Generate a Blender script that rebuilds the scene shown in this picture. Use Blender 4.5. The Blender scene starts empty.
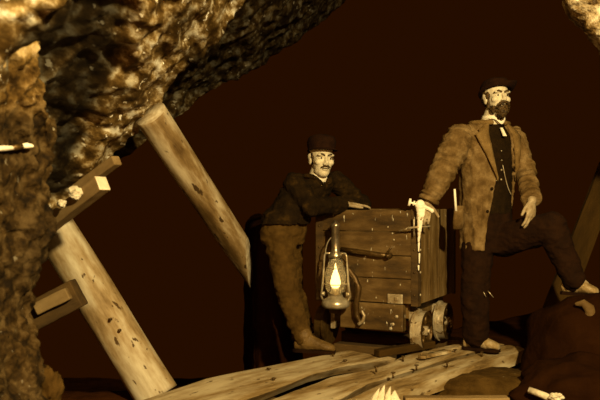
import bpy, bmesh, math, random
from mathutils import Vector, Matrix, noise
V = Vector
random.seed(7)
scene = bpy.context.scene
COL = scene.collection
F, CZ = 800.0, 0.95


def P(px, py, Y):
    return V(((px - 300) / F * Y, Y, CZ + (200 - py) / F * Y))


def G(px, py, z=0.0):
    """ground point: where the sight line meets height z"""
    Y = (CZ - z) * F / (py - 200)
    return V(((px - 300) / F * Y, Y, z))


# ------------------------------------------------------------------ materials
def mat(name, stops, scale=6.0, rough=0.75, bump=0.25, bscale=None, metallic=0.0,
        stretch=(1, 1, 1), spec=0.35, detail=6.0, dist=0.02, emit=None, speck=None, sheen=0.0, ore=False):
    m = bpy.data.materials.new(name)
    m.use_nodes = True
    nt = m.node_tree
    b = nt.nodes['Principled BSDF']
    tc = nt.nodes.new('ShaderNodeTexCoord')
    mp = nt.nodes.new('ShaderNodeMapping')
    mp.inputs['Scale'].default_value = stretch
    nt.links.new(tc.outputs['Object'], mp.inputs['Vector'])
    n = nt.nodes.new('ShaderNodeTexNoise')
    n.inputs['Scale'].default_value = scale
    n.inputs['Detail'].default_value = detail
    n.inputs['Roughness'].default_value = 0.62
    nt.links.new(mp.outputs[0], n.inputs['Vector'])
    r = nt.nodes.new('ShaderNodeValToRGB')
    while len(r.color_ramp.elements) < len(stops):
        r.color_ramp.elements.new(0.5)
    for e, (p, c) in zip(r.color_ramp.elements, stops):
        e.position = p
        e.color = (*c, 1)
    nt.links.new(n.outputs['Fac'], r.inputs['Fac'])
    col = r.outputs['Color']
    if speck:   # small mineral crystals or chips: (scale, threshold, colour)
        sc_, th, c = speck[:3]
        n3 = nt.nodes.new('ShaderNodeTexNoise')
        n3.inputs['Scale'].default_value = sc_
        n3.inputs['Detail'].default_value = 3
        mp3 = nt.nodes.new('ShaderNodeMapping')
        mp3.inputs['Scale'].default_value = speck[3] if len(speck) > 3 else (1, 1, 1)
        nt.links.new(tc.outputs['Object'], mp3.inputs['Vector'])
        nt.links.new(mp3.outputs[0], n3.inputs['Vector'])
        r3 = nt.nodes.new('ShaderNodeValToRGB')
        r3.color_ramp.elements[0].position = th
        r3.color_ramp.elements[0].color = (0, 0, 0, 1)
        r3.color_ramp.elements[1].position = th + 0.05
        r3.color_ramp.elements[1].color = (1, 1, 1, 1)
        nt.links.new(n3.outputs['Fac'], r3.inputs['Fac'])
        mx = nt.nodes.new('ShaderNodeMix')
        mx.data_type = 'RGBA'
        nt.links.new(r3.outputs['Color'], mx.inputs[0])
        nt.links.new(col, mx.inputs[6])
        mx.inputs[7].default_value = (*c, 1)
        col = mx.outputs[2]
    if ore:  # tint attribute: rock tone, with the roof's shade painted in
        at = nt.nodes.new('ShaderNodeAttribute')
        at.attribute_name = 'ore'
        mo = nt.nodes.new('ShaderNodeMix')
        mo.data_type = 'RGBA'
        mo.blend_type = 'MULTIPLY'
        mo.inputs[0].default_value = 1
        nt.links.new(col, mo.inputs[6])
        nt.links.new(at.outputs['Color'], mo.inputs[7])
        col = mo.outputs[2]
    nt.links.new(col, b.inputs['Base Color'])
    b.inputs['Roughness'].default_value = rough
    b.inputs['Metallic'].default_value = metallic
    b.inputs['Specular IOR Level'].default_value = spec
    if sheen:
        b.inputs['Sheen Weight'].default_value = sheen
    if bump:
        n2 = nt.nodes.new('ShaderNodeTexNoise')
        n2.inputs['Scale'].default_value = bscale or scale * 2.5
        n2.inputs['Detail'].default_value = 5
        nt.links.new(mp.outputs[0], n2.inputs['Vector'])
        bp = nt.nodes.new('ShaderNodeBump')
        bp.inputs['Strength'].default_value = bump
        bp.inputs['Distance'].default_value = dist
        nt.links.new(n2.outputs['Fac'], bp.inputs['Height'])
        nt.links.new(bp.outputs[0], b.inputs['Normal'])
    if emit:
        b.inputs['Emission Color'].default_value = (*emit[0], 1)
        b.inputs['Emission Strength'].default_value = emit[1]
    return m


def g(v, w=0.0):
    """an earthy brown that turns cream as it gets paler; w pulls towards white"""
    k = min(1.0, v / .55)
    r, b = .50 + .40 * k, .08 + .56 * k ** 1.3
    return (v, v * (r + (1 - r) * .45 * w), v * (b + (1 - b) * .45 * w))


MT = {}
MT['rock_pale'] = mat('pale_ore_rock', [(0.40, g(.05)), (0.47, g(.18)), (0.56, g(.4, .3)), (0.7, g(.7, .5))], 12, .55, .9, 16, dist=.06, speck=(38, .66, g(.85, .7)))
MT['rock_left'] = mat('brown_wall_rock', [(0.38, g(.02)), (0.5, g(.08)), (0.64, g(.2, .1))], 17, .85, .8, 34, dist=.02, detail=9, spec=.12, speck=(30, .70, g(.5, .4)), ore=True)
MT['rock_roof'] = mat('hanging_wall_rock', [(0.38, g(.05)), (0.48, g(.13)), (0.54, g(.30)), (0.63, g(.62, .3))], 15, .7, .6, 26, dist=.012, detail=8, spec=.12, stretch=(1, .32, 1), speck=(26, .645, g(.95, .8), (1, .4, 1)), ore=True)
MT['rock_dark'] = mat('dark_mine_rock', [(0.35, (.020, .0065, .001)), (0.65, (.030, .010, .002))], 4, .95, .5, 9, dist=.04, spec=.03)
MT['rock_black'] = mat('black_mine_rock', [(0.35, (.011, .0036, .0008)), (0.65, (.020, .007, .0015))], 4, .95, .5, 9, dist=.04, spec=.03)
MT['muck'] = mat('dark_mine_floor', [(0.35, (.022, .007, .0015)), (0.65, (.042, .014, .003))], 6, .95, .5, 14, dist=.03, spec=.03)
MT['rock_mid'] = mat('broken_rock_fill', [(0.35, g(.035)), (0.7, g(.085))], 9, .9, .6, 20, dist=.03, spec=.08, speck=(36, .74, g(.5, .4)))
MT['stone'] = mat('pale_stone', [(0.3, g(.45, .5)), (0.7, g(.75, .7))], 20, .7, .4, 40)
MT['log'] = mat('peeled_log', [(0.35, g(.13)), (0.45, g(.30, .15)), (0.62, g(.56, .4))], 7, .7, .35, 22, stretch=(1, 1, .28), dist=.01, speck=(26, .645, g(.07), (1, 1, .55)))
MT['log_dim'] = mat('weathered_log', [(0.36, g(.08)), (0.47, g(.20, .1)), (0.62, g(.46, .3))], 7, .7, .45, 20, stretch=(1, 1, .25), dist=.012, speck=(24, .635, g(.05), (1, 1, .5)))
MT['log_end'] = mat('sawn_log_end', [(0.35, g(.3, .3)), (0.65, g(.55, .4))], 20, .8, .3)
MT['plank'] = mat('platform_plank', [(0.36, g(.09)), (0.47, g(.24)), (0.64, g(.47, .1))], 9, .75, .35, 20, stretch=(.22, 1, 1), dist=.01, detail=9, speck=(22, .65, g(.07), (.5, 1, 1)))
MT['plank_dim'] = mat('rough_lagging_board', [(0.35, g(.09)), (0.65, g(.24, .1))], 9, .8, .4, 30, stretch=(.3, 1, 1), dist=.008)
MT['board_dark'] = mat('dark_leaning_board', [(0.35, g(.02)), (0.65, g(.045))], 9, .9, .4, 30, stretch=(.3, 1, 1), spec=.1)
MT['sawn'] = mat('pale_sawn_wood', [(0.35, g(.5, .4)), (0.65, g(.75, .55))], 14, .75, .3)
MT['wedge'] = mat('dark_wedge_wood', [(0.35, g(.03)), (0.65, g(.085))], 9, .85, .4, 30, stretch=(.3, 1, 1))
MT['cart'] = mat('old_cart_board', [(0.36, g(.03)), (0.5, g(.075)), (0.68, g(.16, .1))], 9, .6, .5, 26, stretch=(.35, 1, 1), dist=.008, speck=(42, .655, g(.6, .4), (1, 1, .35)))
MT['cart_side'] = mat('worn_cart_side_board', [(0.36, g(.06)), (0.5, g(.14)), (0.7, g(.25, .1))], 9, .6, .5, 26, stretch=(1, 1, .3), dist=.008, speck=(46, .70, g(.62, .5)))
MT['iron'] = mat('dark_iron', [(0.35, g(.05)), (0.65, g(.11))], 20, .42, .3, 40, metallic=.55, spec=.5)
MT['iron_worn'] = mat('worn_bright_iron', [(0.35, g(.25, .2)), (0.65, g(.5, .4))], 14, .45, .3, 40, metallic=.35, spec=.5, speck=(40, .62, g(.1)))
MT['tin_dark'] = mat('smoked_tin', [(0.35, g(.3, .5)), (0.65, g(.5, .6))], 14, .28, .1, 40, metallic=.9, spec=.6)
MT['tin'] = mat('tin_plate', [(0.35, g(.35, .3)), (0.65, g(.65, .5))], 14, .28, .1, 40, metallic=.65, spec=.6)
MT['wax'] = mat('white_wax', [(0.3, g(.85, .85)), (0.7, g(.95, 1))], 14, .45, .15, 40)
MT['skin'] = mat('skin', [(0.35, g(.5, .3)), (0.65, g(.66, .45))], 30, .55, .1, 60, dist=.003)
MT['skin_hand'] = mat('dusty_skin', [(0.35, g(.22, .3)), (0.65, g(.38, .4))], 30, .6, .1, 60, dist=.003)
MT['hair'] = mat('dark_hair', [(0.38, g(.015)), (0.62, g(.085))], 60, .7, .8, 90, dist=.006, spec=.3)
MT['eye'] = mat('eye_white', [(0.3, g(.7, .8)), (0.7, g(.75, .8))], 5, .3, 0)
MT['iris'] = mat('dark_iris', [(0.3, g(.02)), (0.7, g(.03))], 5, .3, 0)
MT['coat'] = mat('brown_canvas_coat', [(0.36, g(.08, .1)), (0.5, g(.13, .15)), (0.66, g(.21, .2))], 14, .85, .7, 34, dist=.012, spec=.15)
MT['coat_edge'] = mat('coat_lapel', [(0.32, g(.09)), (0.7, g(.22))], 12, .85, .4, 40, spec=.15)
MT['vest'] = mat('black_vest', [(0.3, g(.007)), (0.7, g(.016))], 30, .9, .3, spec=.1)
MT['trouser'] = mat('dark_trousers', [(0.3, (.007, .0025, .0006)), (0.7, (.018, .0065, .0015))], 12, .9, .3, 40, spec=.1)
MT['trouser_brown'] = mat('brown_trousers', [(0.32, g(.035)), (0.7, g(.085))], 12, .9, .5, 44, dist=.006, spec=.1)
MT['jacket'] = mat('dark_jacket', [(0.38, g(.007)), (0.55, g(.013)), (0.68, g(.035))], 14, .9, .6, 50, dist=.008, spec=.1)
MT['felt'] = mat('dark_felt', [(0.3, (.008, .0026, .0006)), (0.7, (.018, .006, .0015))], 20, .9, .2, 50, spec=.1)
MT['shirt'] = mat('white_cloth', [(0.3, g(.8, .8)), (0.7, g(.9, .9))], 20, .8, .2, 50)
MT['boot'] = mat('worn_boot', [(0.3, g(.07)), (0.7, g(.16))], 16, .6, .4, 40, spec=.3)
MT['boot_pale'] = mat('scuffed_boot', [(0.3, g(.1)), (0.55, g(.3)), (0.75, g(.5, .4))], 16, .6, .4, 40, spec=.3)
MT['flame'] = mat('lamp_flame', [(0.3, g(.8)), (0.7, g(.9))], 5, .5, 0, emit=((1, .74, .3), 3.5))
gl = bpy.data.materials.new('lamp_glass')
gl.use_nodes = True
gb = gl.node_tree.nodes['Principled BSDF']
gb.inputs['Base Color'].default_value = (1, .93, .75, 1)
gb.inputs['Roughness'].default_value = .12
gb.inputs['Transmission Weight'].default_value = .92
gb.inputs['IOR'].default_value = 1.2
MT['glass'] = gl

# ------------------------------------------------------------------ object helpers
WM = {}


def link(name, data, parent=None, world=None):
    o = bpy.data.objects.new(name, data)
    COL.objects.link(o)
    if parent is not None:
        o.parent = parent
        o.matrix_basis = WM[parent.name].inverted() @ world if world is not None else Matrix.Identity(4)
        WM[o.name] = WM[parent.name] @ o.matrix_basis
    else:
        o.matrix_basis = world if world is not None else Matrix.Identity(4)
        WM[o.name] = o.matrix_basis.copy()
    return o


def setmat(me, m):
    for x in (m if isinstance(m, (list, tuple)) else [m]):
        me.materials.append(MT[x])


def obj(name, bm, m, parent=None, world=True, smooth=True, mw=None):
    """world=True: geometry is in world space and is re-expressed under its parent;
    mw: geometry is local to this matrix"""
    if isinstance(bm, bmesh.types.BMesh):
        bmesh.ops.recalc_face_normals(bm, faces=bm.faces[:])
        me = bpy.data.meshes.new(name)
        if mw is None and world and parent is not None:
            bm.transform(WM[parent.name].inverted())
        bm.to_mesh(me)
        bm.free()
    else:
        me = bm
        me.name = name
        if mw is None and world and parent is not None:
            me.transform(WM[parent.name].inverted())
    setmat(me, m)
    me.polygons.foreach_set('use_smooth', [smooth] * len(me.polygons))
    return link(name, me, parent, mw)


def tag(o, label=None, cat=None, group=None, kind=None):
    for k, v in (('label', label), ('category', cat), ('group', group), ('kind', kind)):
        if v:
            o[k] = v
    return o


def thing(name, label, cat, loc=(0, 0, 0), rotz=0.0, group=None):
    w = Matrix.Translation(loc) @ Matrix.Rotation(rotz, 4, 'Z')
    o = link(name, None, None, w)
    o.empty_display_size = .1
    return tag(o, label, cat, group)


def recentre(o):
    """put a single-mesh thing's origin at its base"""
    me = o.data
    xs = [v.co for v in me.vertices]
    c = V((sum(v.x for v in xs) / len(xs), sum(v.y for v in xs) / len(xs), min(v.z for v in xs)))
    me.transform(Matrix.Translation(-c))
    o.matrix_basis = o.matrix_basis @ Matrix.Translation(c)
    WM[o.name] = o.matrix_basis.copy()
    return o


# ------------------------------------------------------------------ shape helpers
def add_box(bm, lo, hi, M=None, bevel=0.0, mi=0):
    lo, hi = V(lo), V(hi)
    r = bmesh.ops.create_cube(bm, size=1)
    vs = r['verts']
    for v in vs:
        v.co = V(((v.co.x + .5) * (hi.x - lo.x) + lo.x, (v.co.y + .5) * (hi.y - lo.y) + lo.y, (v.co.z + .5) * (hi.z - lo.z) + lo.z))
    fs = {f for v in vs for f in v.link_faces}
    if bevel:
        es = list({e for v in vs for e in v.link_edges})
        rr = bmesh.ops.bevel(bm, geom=es, offset=bevel, segments=2, affect='EDGES', profile=.5)
        fs |= set(rr['faces'])
        vs = list({v for f in fs if f.is_valid for v in f.verts})
    if M is not None:
        for v in vs:
            v.co = M @ v.co
    for f in fs:
        if f.is_valid:
            f.material_index = mi
    return vs


def loft(bm, secs, n=20, cap=True, mi=0):
    """secs: (centre, u, v) ellipses"""
    rings = []
    for c, u, v in secs:
        rings.append([bm.verts.new(c + u * math.cos(2 * math.pi * k / n) + v * math.sin(2 * math.pi * k / n)) for k in range(n)])
    for a, b in zip(rings, rings[1:]):
        for k in range(n):
            f = bm.faces.new((a[k], a[(k + 1) % n], b[(k + 1) % n], b[k]))
            f.material_index = mi
    if cap:
        for rg in (rings[0], rings[-1]):
            bm.faces.new(rg).material_index = mi
    return rings


def frame(d):
    d = d.normalized()
    a = V((0, 0, 1)) if abs(d.z) < .9 else V((0, 1, 0))
    u = d.cross(a).normalized()
    return u, d.cross(u).normalized()


def tube(bm, pts, rads, n=14, mi=0, round_ends=False):
    pts = [V(p) for p in pts]
    if not hasattr(rads, '__len__'):
        rads = [rads] * len(pts)
    secs = []
    u = None
    for i, p in enumerate(pts):
        d = pts[min(i + 1, len(pts) - 1)] - pts[max(i - 1, 0)]
        if u is None:
            u, w = frame(d)
        else:
            dn = d.normalized()
            u = (u - dn * u.dot(dn)).normalized()
            w = dn.cross(u)
        secs.append((p, u * rads[i], w * rads[i]))
    if round_ends:
        out = []
        for idx, sgn in ((0, -1), (-1, 1)):
            p, uu, ww = secs[idx]
            d = (pts[1] - pts[0]).normalized() if idx == 0 else (pts[-1] - pts[-2]).normalized()
            r = rads[idx]
            ex = [(p + d * sgn * r * math.sin(a), uu * math.cos(a), ww * math.cos(a)) for a in (.5, 1.0, 1.4)]
            out.append(ex)
        secs = out[0][::-1] + secs + out[1]
    loft(bm, secs, n, True, mi)


def cap(bm, p0, r0, p1, r1, n=16):
    tube(bm, [p0, p1], [r0, r1], n, 0, True)


def ell(bm, c, axes, n=16, m=10):
    """ellipsoid, axes = three vectors"""
    a, b, d = axes
    secs = []
    for i in range(1, m):
        t = math.pi * i / m
        secs.append((c - d * math.cos(t), a * math.sin(t), b * math.sin(t)))
    loft(bm, secs, n)


def remesh(bm, voxel, smooth=4, fac=.5, wr=None):
    bmesh.ops.recalc_face_normals(bm, faces=bm.faces[:])
    me = bpy.data.meshes.new('tmp')
    bm.to_mesh(me)
    bm.free()
    t = bpy.data.objects.new('tmp', me)
    COL.objects.link(t)
    r = t.modifiers.new('r', 'REMESH')
    r.mode = 'VOXEL'
    r.voxel_size = voxel
    if smooth:
        s = t.modifiers.new('s', 'SMOOTH')
        s.iterations = smooth
        s.factor = fac
    dg = bpy.context.evaluated_depsgraph_get()
    out = bpy.data.meshes.new_from_object(t.evaluated_get(dg))
    bpy.data.objects.remove(t)
    bpy.data.meshes.remove(me)
    if wr:
        amp, sc = wr
        nr = [v.normal.copy() for v in out.vertices]
        for v, vn in zip(out.vertices, nr):
            q = V((v.co.x * sc, v.co.y * sc, v.co.z * sc * 1.5))
            v.co += vn * amp * (noise.noise(q) + .5 * noise.noise(q * 2.3))
    return out


def frac(p, h=.9, oc=6):
    return noise.fractal(p, h, 2.1, oc)


def rock(name, net, res, amp, m, freq=1.6, fine=.35, seed=0, flip=1, carve=None, tone=None, ysq=1.0):
    R, Cn = len(net), len(net[0])

    def cr(a, b, c, d, t):
        return .5 * ((2 * b) + (c - a) * t + (2 * a - 5 * b + 4 * c - d) * t * t + (3 * b - a - 3 * c + d) * t ** 3)

    def row_at(i, s):
        k = min(int(s), Cn - 2)
        r = net[i]
        return cr(r[max(k - 1, 0)], r[k], r[k + 1], r[min(k + 2, Cn - 1)], s - k)

    def at(u, v):
        k = min(int(u), R - 2)
        return cr(row_at(max(k - 1, 0), v), row_at(k, v), row_at(k + 1, v), row_at(min(k + 2, R - 1), v), u - k)
    nu, nv = res
    bm = bmesh.new()
    lay = bm.verts.layers.float_color.new('ore')
    vs = [[bm.verts.new(at((R - 1) * i / (nu - 1), (Cn - 1) * j / (nv - 1))) for j in range(nv)] for i in range(nu)]
    for i in range(nu - 1):
        for j in range(nv - 1):
            bm.faces.new((vs[i][j], vs[i][j + 1], vs[i + 1][j + 1], vs[i + 1][j]))
    bm.normal_update()
    off = V((seed * 7.3, seed * 3.1, seed * 5.7))
    moves = []
    for r in vs:
        for v in r:
            q = V((v.co.x, v.co.y * ysq, v.co.z)) * freq + off
            d = frac(q) + fine * (.5 - abs(noise.noise(q * 3.1))) * 2 + fine * .4 * noise.noise(q * 9.0)
            extra = carve(v.co) if carve else 0
            moves.append((v, v.normal * (d * amp + extra) * flip))
    if tone:   # colour multiplier at each place: rock tone, plus shade painted into the roof
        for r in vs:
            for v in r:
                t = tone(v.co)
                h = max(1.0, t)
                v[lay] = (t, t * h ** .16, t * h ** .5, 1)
    for v, d in moves:
        v.co += d
    return bm


def structure(name, bm, m, label=None):
    o = obj(name, bm, m, None, smooth=True)
    o['kind'] = 'structure'
    if label:
        o['label'] = label
        o['category'] = 'rock wall'
    return o


def boulder(name, c, rad, m, label, cat='rock', seed=0, n=28, amp=.35, group=None, freq=1.5):
    bm = bmesh.new()
    bmesh.ops.create_icosphere(bm, subdivisions=4 if max(rad) > .08 else 3, radius=1)
    for v in bm.verts:
        q = v.co * freq + V((seed * 3.7, seed, 0))
        k = 1 + amp * noise.fractal(q, .9, 2, 4)
        v.co = V((v.co.x * rad[0], v.co.y * rad[1], v.co.z * rad[2])) * k
    bm.transform(Matrix.Translation(c))
    o = obj(name, bm, m, smooth=max(rad) > .08)
    recentre(o)
    return tag(o, label, cat, group)


# ------------------------------------------------------------------ the setting
# near rock on the left: faces the passage, then wraps round behind its own edge
rows = [(-60, 30, 2.5), (20, 45, 2.6), (90, 48, 2.75), (140, 62, 2.9), (185, 54, 2.95), (230, 55, 2.95),
        (275, 44, 2.95), (310, 40, 2.95), (350, 46, 2.9), (380, 50, 2.85), (430, 50, 2.8), (520, 52, 2.7)]
net = []
for py, ex, Y in rows:
    e = P(ex - 6, py, Y)
    ex -= 1 if py > 150 else 12
    net.append([P(-160, py, Y * .55), P(-60, py, Y * .75), P((ex + -60) / 2 + 8, py, Y * .92), P(ex - 10, py, Y * .99), e + V((-.03, .1, 0)), e + V((-.30, .5, .0)), e + V((-.95, 1.1, 0))])
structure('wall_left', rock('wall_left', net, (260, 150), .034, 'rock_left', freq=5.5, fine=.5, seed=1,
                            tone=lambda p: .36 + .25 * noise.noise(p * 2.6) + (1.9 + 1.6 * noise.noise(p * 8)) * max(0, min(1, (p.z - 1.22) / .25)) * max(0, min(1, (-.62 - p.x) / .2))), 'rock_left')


# hanging wall: a vein wall dipping to the left over the passage, Z = 2.5 + 1.18 X
def hang(X, Y):
    return V((X, Y, 2.5 + 1.18 * X))


def hang_px(px, py):
    Y = 1240 / ((200 - py) - 1.18 * (px - 300))
    return hang((px - 300) / F * Y, Y)


NR = V((.763, 0, -.647))
net = []
xs = [-1.95, -1.62, -1.3, -1.0, -.75, -.45, -.1, .3, .8, 1.5]
ybrow = [4.45, 4.65, 4.98, 5.5, 6.0, 6.7, 7.4, 8.1, 8.6, 9.0]
for X, yb in zip(xs, ybrow):
    row = [hang(X, y) for y in (.6, 1.4, 2.2, 2.8, 3.3)]
    row += [hang(X, 3.3 + (yb - 3.3) * t) for t in (.3, .6, .85, 1.0)]
    row += [hang(X, yb + .15) - NR * .25, hang(X, yb + .2) - NR * 1.2]
    net.append(row)
# a dark crease runs down the roof: carved shallow, its shade painted in
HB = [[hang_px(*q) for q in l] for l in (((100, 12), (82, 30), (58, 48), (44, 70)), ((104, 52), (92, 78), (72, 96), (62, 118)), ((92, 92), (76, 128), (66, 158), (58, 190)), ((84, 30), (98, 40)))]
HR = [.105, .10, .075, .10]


def shaded_crease(p):
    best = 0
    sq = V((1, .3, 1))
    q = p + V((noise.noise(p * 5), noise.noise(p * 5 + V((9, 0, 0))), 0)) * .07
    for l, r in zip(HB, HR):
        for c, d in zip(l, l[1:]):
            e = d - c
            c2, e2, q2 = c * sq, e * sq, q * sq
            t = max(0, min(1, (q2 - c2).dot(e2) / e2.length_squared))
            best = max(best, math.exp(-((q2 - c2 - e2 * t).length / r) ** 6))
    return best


def roof_carve(p):
    d = -.10 * max(0, min(1, (p.y - 4.72) / .10)) * max(0, min(1, (-.15 - p.x) / .4))      # ledge where the slab has broken off
    return d - .05 * shaded_crease(p)


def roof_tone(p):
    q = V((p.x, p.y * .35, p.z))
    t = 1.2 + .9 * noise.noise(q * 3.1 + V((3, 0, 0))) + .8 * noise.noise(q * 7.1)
    t = max(.1, t) * (1 - .93 * shaded_crease(p))  # shade of the crease put into the colour
    return max(.03, t * (1 - .8 * max(0, min(1, (p.y - 4.75) / .15))))  # colour darkened past the ledge to imitate the light fading


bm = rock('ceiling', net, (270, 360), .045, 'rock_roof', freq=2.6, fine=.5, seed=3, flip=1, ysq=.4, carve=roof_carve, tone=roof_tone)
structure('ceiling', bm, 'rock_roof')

# far rock behind the cart; its left shoulder takes the foot of the slanting prop
plan = [(-.62, 9.2), (-.46, 7.0), (-.365, 5.95), (-.315, 5.76), (-.25, 5.72), (-.12, 5.85), (-.02, 6.4), (.0, 7.4), (.0, 9.0)]
net = [[V((x + .05 * dy, y + dy, z)) for x, y in plan] for z, dy in ((-1.6, 0), (-.6, 0), (.2, .0), (.5, .02), (.66, .10), (.74, .45), (.78, 1.4))]
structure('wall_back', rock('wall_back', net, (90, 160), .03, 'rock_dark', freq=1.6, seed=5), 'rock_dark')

# floor: broken ground under the platform, falling away into the stope on the left
bm = bmesh.new()
nx, ny = 150, 150
vs = []
for i in range(nx):
    r = []
    for j in range(ny):
        x = -5 + 10.5 * i / (nx - 1)
        y = .2 + 9.6 * j / (ny - 1)
        t = ((x - .285) * .72 - (y - 5.07) * .69)      # across the platform, 0 at its back edge
        drop = max(0, min(1, (-t - .42) / .5))
        drop *= max(0, min(1, (y - 4.55) / .3))
        z = -.14 - 1.1 * drop * drop * (3 - 2 * drop)
        z += .03 * frac(V((x * 2.2, y * 2.2, 1.3)))
        r.append(bm.verts.new((x, y, z)))
    vs.append(r)
for i in range(nx - 1):
    for j in range(ny - 1):
        bm.faces.new((vs[i][j], vs[i + 1][j], vs[i + 1][j + 1], vs[i][j + 1]))
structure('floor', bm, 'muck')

# right-hand rock: only its arch shows at the top right corner
net = []
for py, ex in ((-130, 520), (-60, 546), (0, 570), (22, 584), (45, 600), (80, 640), (120, 700), (170, 740), (260, 760), (400, 780), (560, 790)):
    Y = 4.2
    e = P(ex, py, Y)
    ex += 15
    net.append([e + V((.9, 1.6, 0)), e + V((.38, .7, 0)), e + V((.10, .18, .0)), e + V((.03, 0, 0)), P(ex + 30, py, Y * .97) , P(ex + 110, py, Y * .85), P(ex + 300, py, Y * .7)])
structure('wall_right', rock('wall_right', net, (150, 110), .05, 'rock_pale', freq=2.6, fine=.5, seed=9, flip=-1), 'rock_pale')


# ------------------------------------------------------------------ logs, boards, loose timber
def log_thing(name, a, b, ra, rb, m, label, group=None, seed=0, cutplane=None, n=36, L=70):
    """round timber from a to b, local z along it"""
    d = b - a
    ln = d.length
    z = d.normalized()
    u, w = frame(z)
    M = Matrix((u, w, z)).transposed().to_4x4()
    M.translation = a
    bm = bmesh.new()
    secs = []
    rings = []
    for i in range(L + 1):
        t = i / L
        r = ra + (rb - ra) * t
        ring = []
        for k in range(n):
            th = 2 * math.pi * k / n
            q = V((math.cos(th) * 1.2 + seed, math.sin(th) * 1.2, t * ln * 1.6))
            rr = r * (1 + .05 * noise.noise(q) + .018 * noise.noise(V((math.cos(th) * 5 + seed, math.sin(th) * 5, t * ln * 2))))
            bend = .012 * math.sin(t * 3.0 + seed)
            ring.append(bm.verts.new((rr * math.cos(th) + bend, rr * math.sin(th), t * ln)))
        rings.append(ring)
    for p, q in zip(rings, rings[1:]):
        for k in range(n):
            bm.faces.new((p[k], p[(k + 1) % n], q[(k + 1) % n], q[k]))
    for rg in (rings[0], rings[-1]):
        bm.faces.new(rg).material_index = 1
    if cutplane:
        co, no = cutplane
        Mi = M.inverted()
        r = bmesh.ops.bisect_plane(bm, geom=bm.verts[:] + bm.edges[:] + bm.faces[:], plane_co=Mi @ co, plane_no=(Mi.to_3x3() @ no), clear_outer=True)
        es = [e for e in r['geom_cut'] if isinstance(e, bmesh.types.BMEdge)]
        fr = bmesh.ops.contextual_create(bm, geom=es)
        for f in fr['faces']:
            f.material_index = 1
    o = obj(name, bm, [m, 'log_end'], mw=M)
    tag(o, label, 'timber', group)
    return o


log_a = log_thing('timber_prop', P(148.5, 114, 4.57), P(262, 281, 5.52), .096, .088, 'log_dim',
                  'round timber prop slanting under the rock roof, upper of two', seed=2,
                  cutplane=(P(251, 260, 5.47), V((1, -.1, -.05))))
log_b = log_thing('timber_prop', P(36, 200, 4.60), P(159, 397, 4.42), .114, .122, 'log',
                  'thick pale timber prop beside left rock wall, foot behind the planks', seed=5)


def nail(parent, p, d, r=.004, ln=.03):
    bm = bmesh.new()
    d = V(d).normalized()
    tube(bm, [p - d * .02, p + d * ln], r, 8)
    tube(bm, [p + d * ln, p + d * (ln + .004)], r * 2.2, 8)
    obj('nail', bm, 'iron', parent)


for px, py in ((109, 319), (128, 357), (118, 330)):
    p = P(px, py, 4.36)
    nail(log_b, p, (.5, -.8, .1))


def board(name, plan, z, th, m, label, cat='plank', group=None, seed=0, under=.0, warp=.006):
    """plan: list of (back_pt, front_pt) stations in world xy giving the two long edges"""
    n = 60
    K = len(plan)
    bm = bmesh.new()

    def lerp(i, t, s):
        a, b = plan[i][s], plan[i + 1][s]
        return a + (b - a) * t
    top, bot = [], []
    m_ = 8
    for k in range(n + 1):
        f = (K - 1) * k / n
        i = min(int(f), K - 2)
        t = f - i
        A, B = lerp(i, t, 0), lerp(i, t, 1)
        d = (plan[-1][0] - plan[0][0]).normalized()
        ja = .006 * noise.noise(V((k * .35, seed, 0)))
        jb = .006 * noise.noise(V((k * .35, seed + 5, 0)))
        rt, rb = [], []
        for j in range(m_ + 1):
            s = j / m_
            p = A + (B - A) * s
            nrm = (B - A).normalized()
            p = p + nrm * (ja * (1 - s) + jb * s)
            if k in (0, n):
                p = p + d * .02 * noise.noise(V((j * .9, seed, k))) * (1 if k else 1)
            dz = warp * (2 * s - 1) ** 2 + .004 * noise.noise(V((p.x * 4, p.y * 4, seed)))
            e = .006 if j in (0, m_) else 0
            rt.append(bm.verts.new((p.x, p.y, z + p.z + dz - e)))
            pu = p - nrm * under * s * s
            rb.append(bm.verts.new((pu.x, pu.y, z + p.z - th)))
        top.append(rt)
        bot.append(rb)
    for k in range(n):
        for j in range(m_):
            bm.faces.new((top[k][j], top[k][j + 1], top[k + 1][j + 1], top[k + 1][j]))
            bm.faces.new((bot[k][j], bot[k + 1][j], bot[k + 1][j + 1], bot[k][j + 1]))
        for j in (0, m_):
            bm.faces.new((top[k][j], top[k + 1][j], bot[k + 1][j], bot[k][j]))
    for k in (0, n):
        for j in range(m_):
            bm.faces.new((top[k][j], top[k][j + 1], bot[k][j + 1], bot[k][j]))
    # grain runs along local x
    d = plan[-1][0] - plan[0][0]
    M = Matrix.Translation(plan[0][0]) @ Matrix.Rotation(math.atan2(d.y, d.x), 4, 'Z')
    bm.transform(M.inverted())
    o = obj(name, bm, m, mw=M, smooth=False)
    return tag(o, label, cat, 'platform planks')


PO, PD, PN = V((.284, 5.05, 0)), V((.705, .709, 0)), V((.709, -.705, 0))


def PT(s, t, z=0.0):
    return PO + PD * s + PN * t + V((0, 0, z))


def st(*rows_):
    return [(PT(s, a, z), PT(s, b, z)) for s, a, b, z in rows_]


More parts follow.
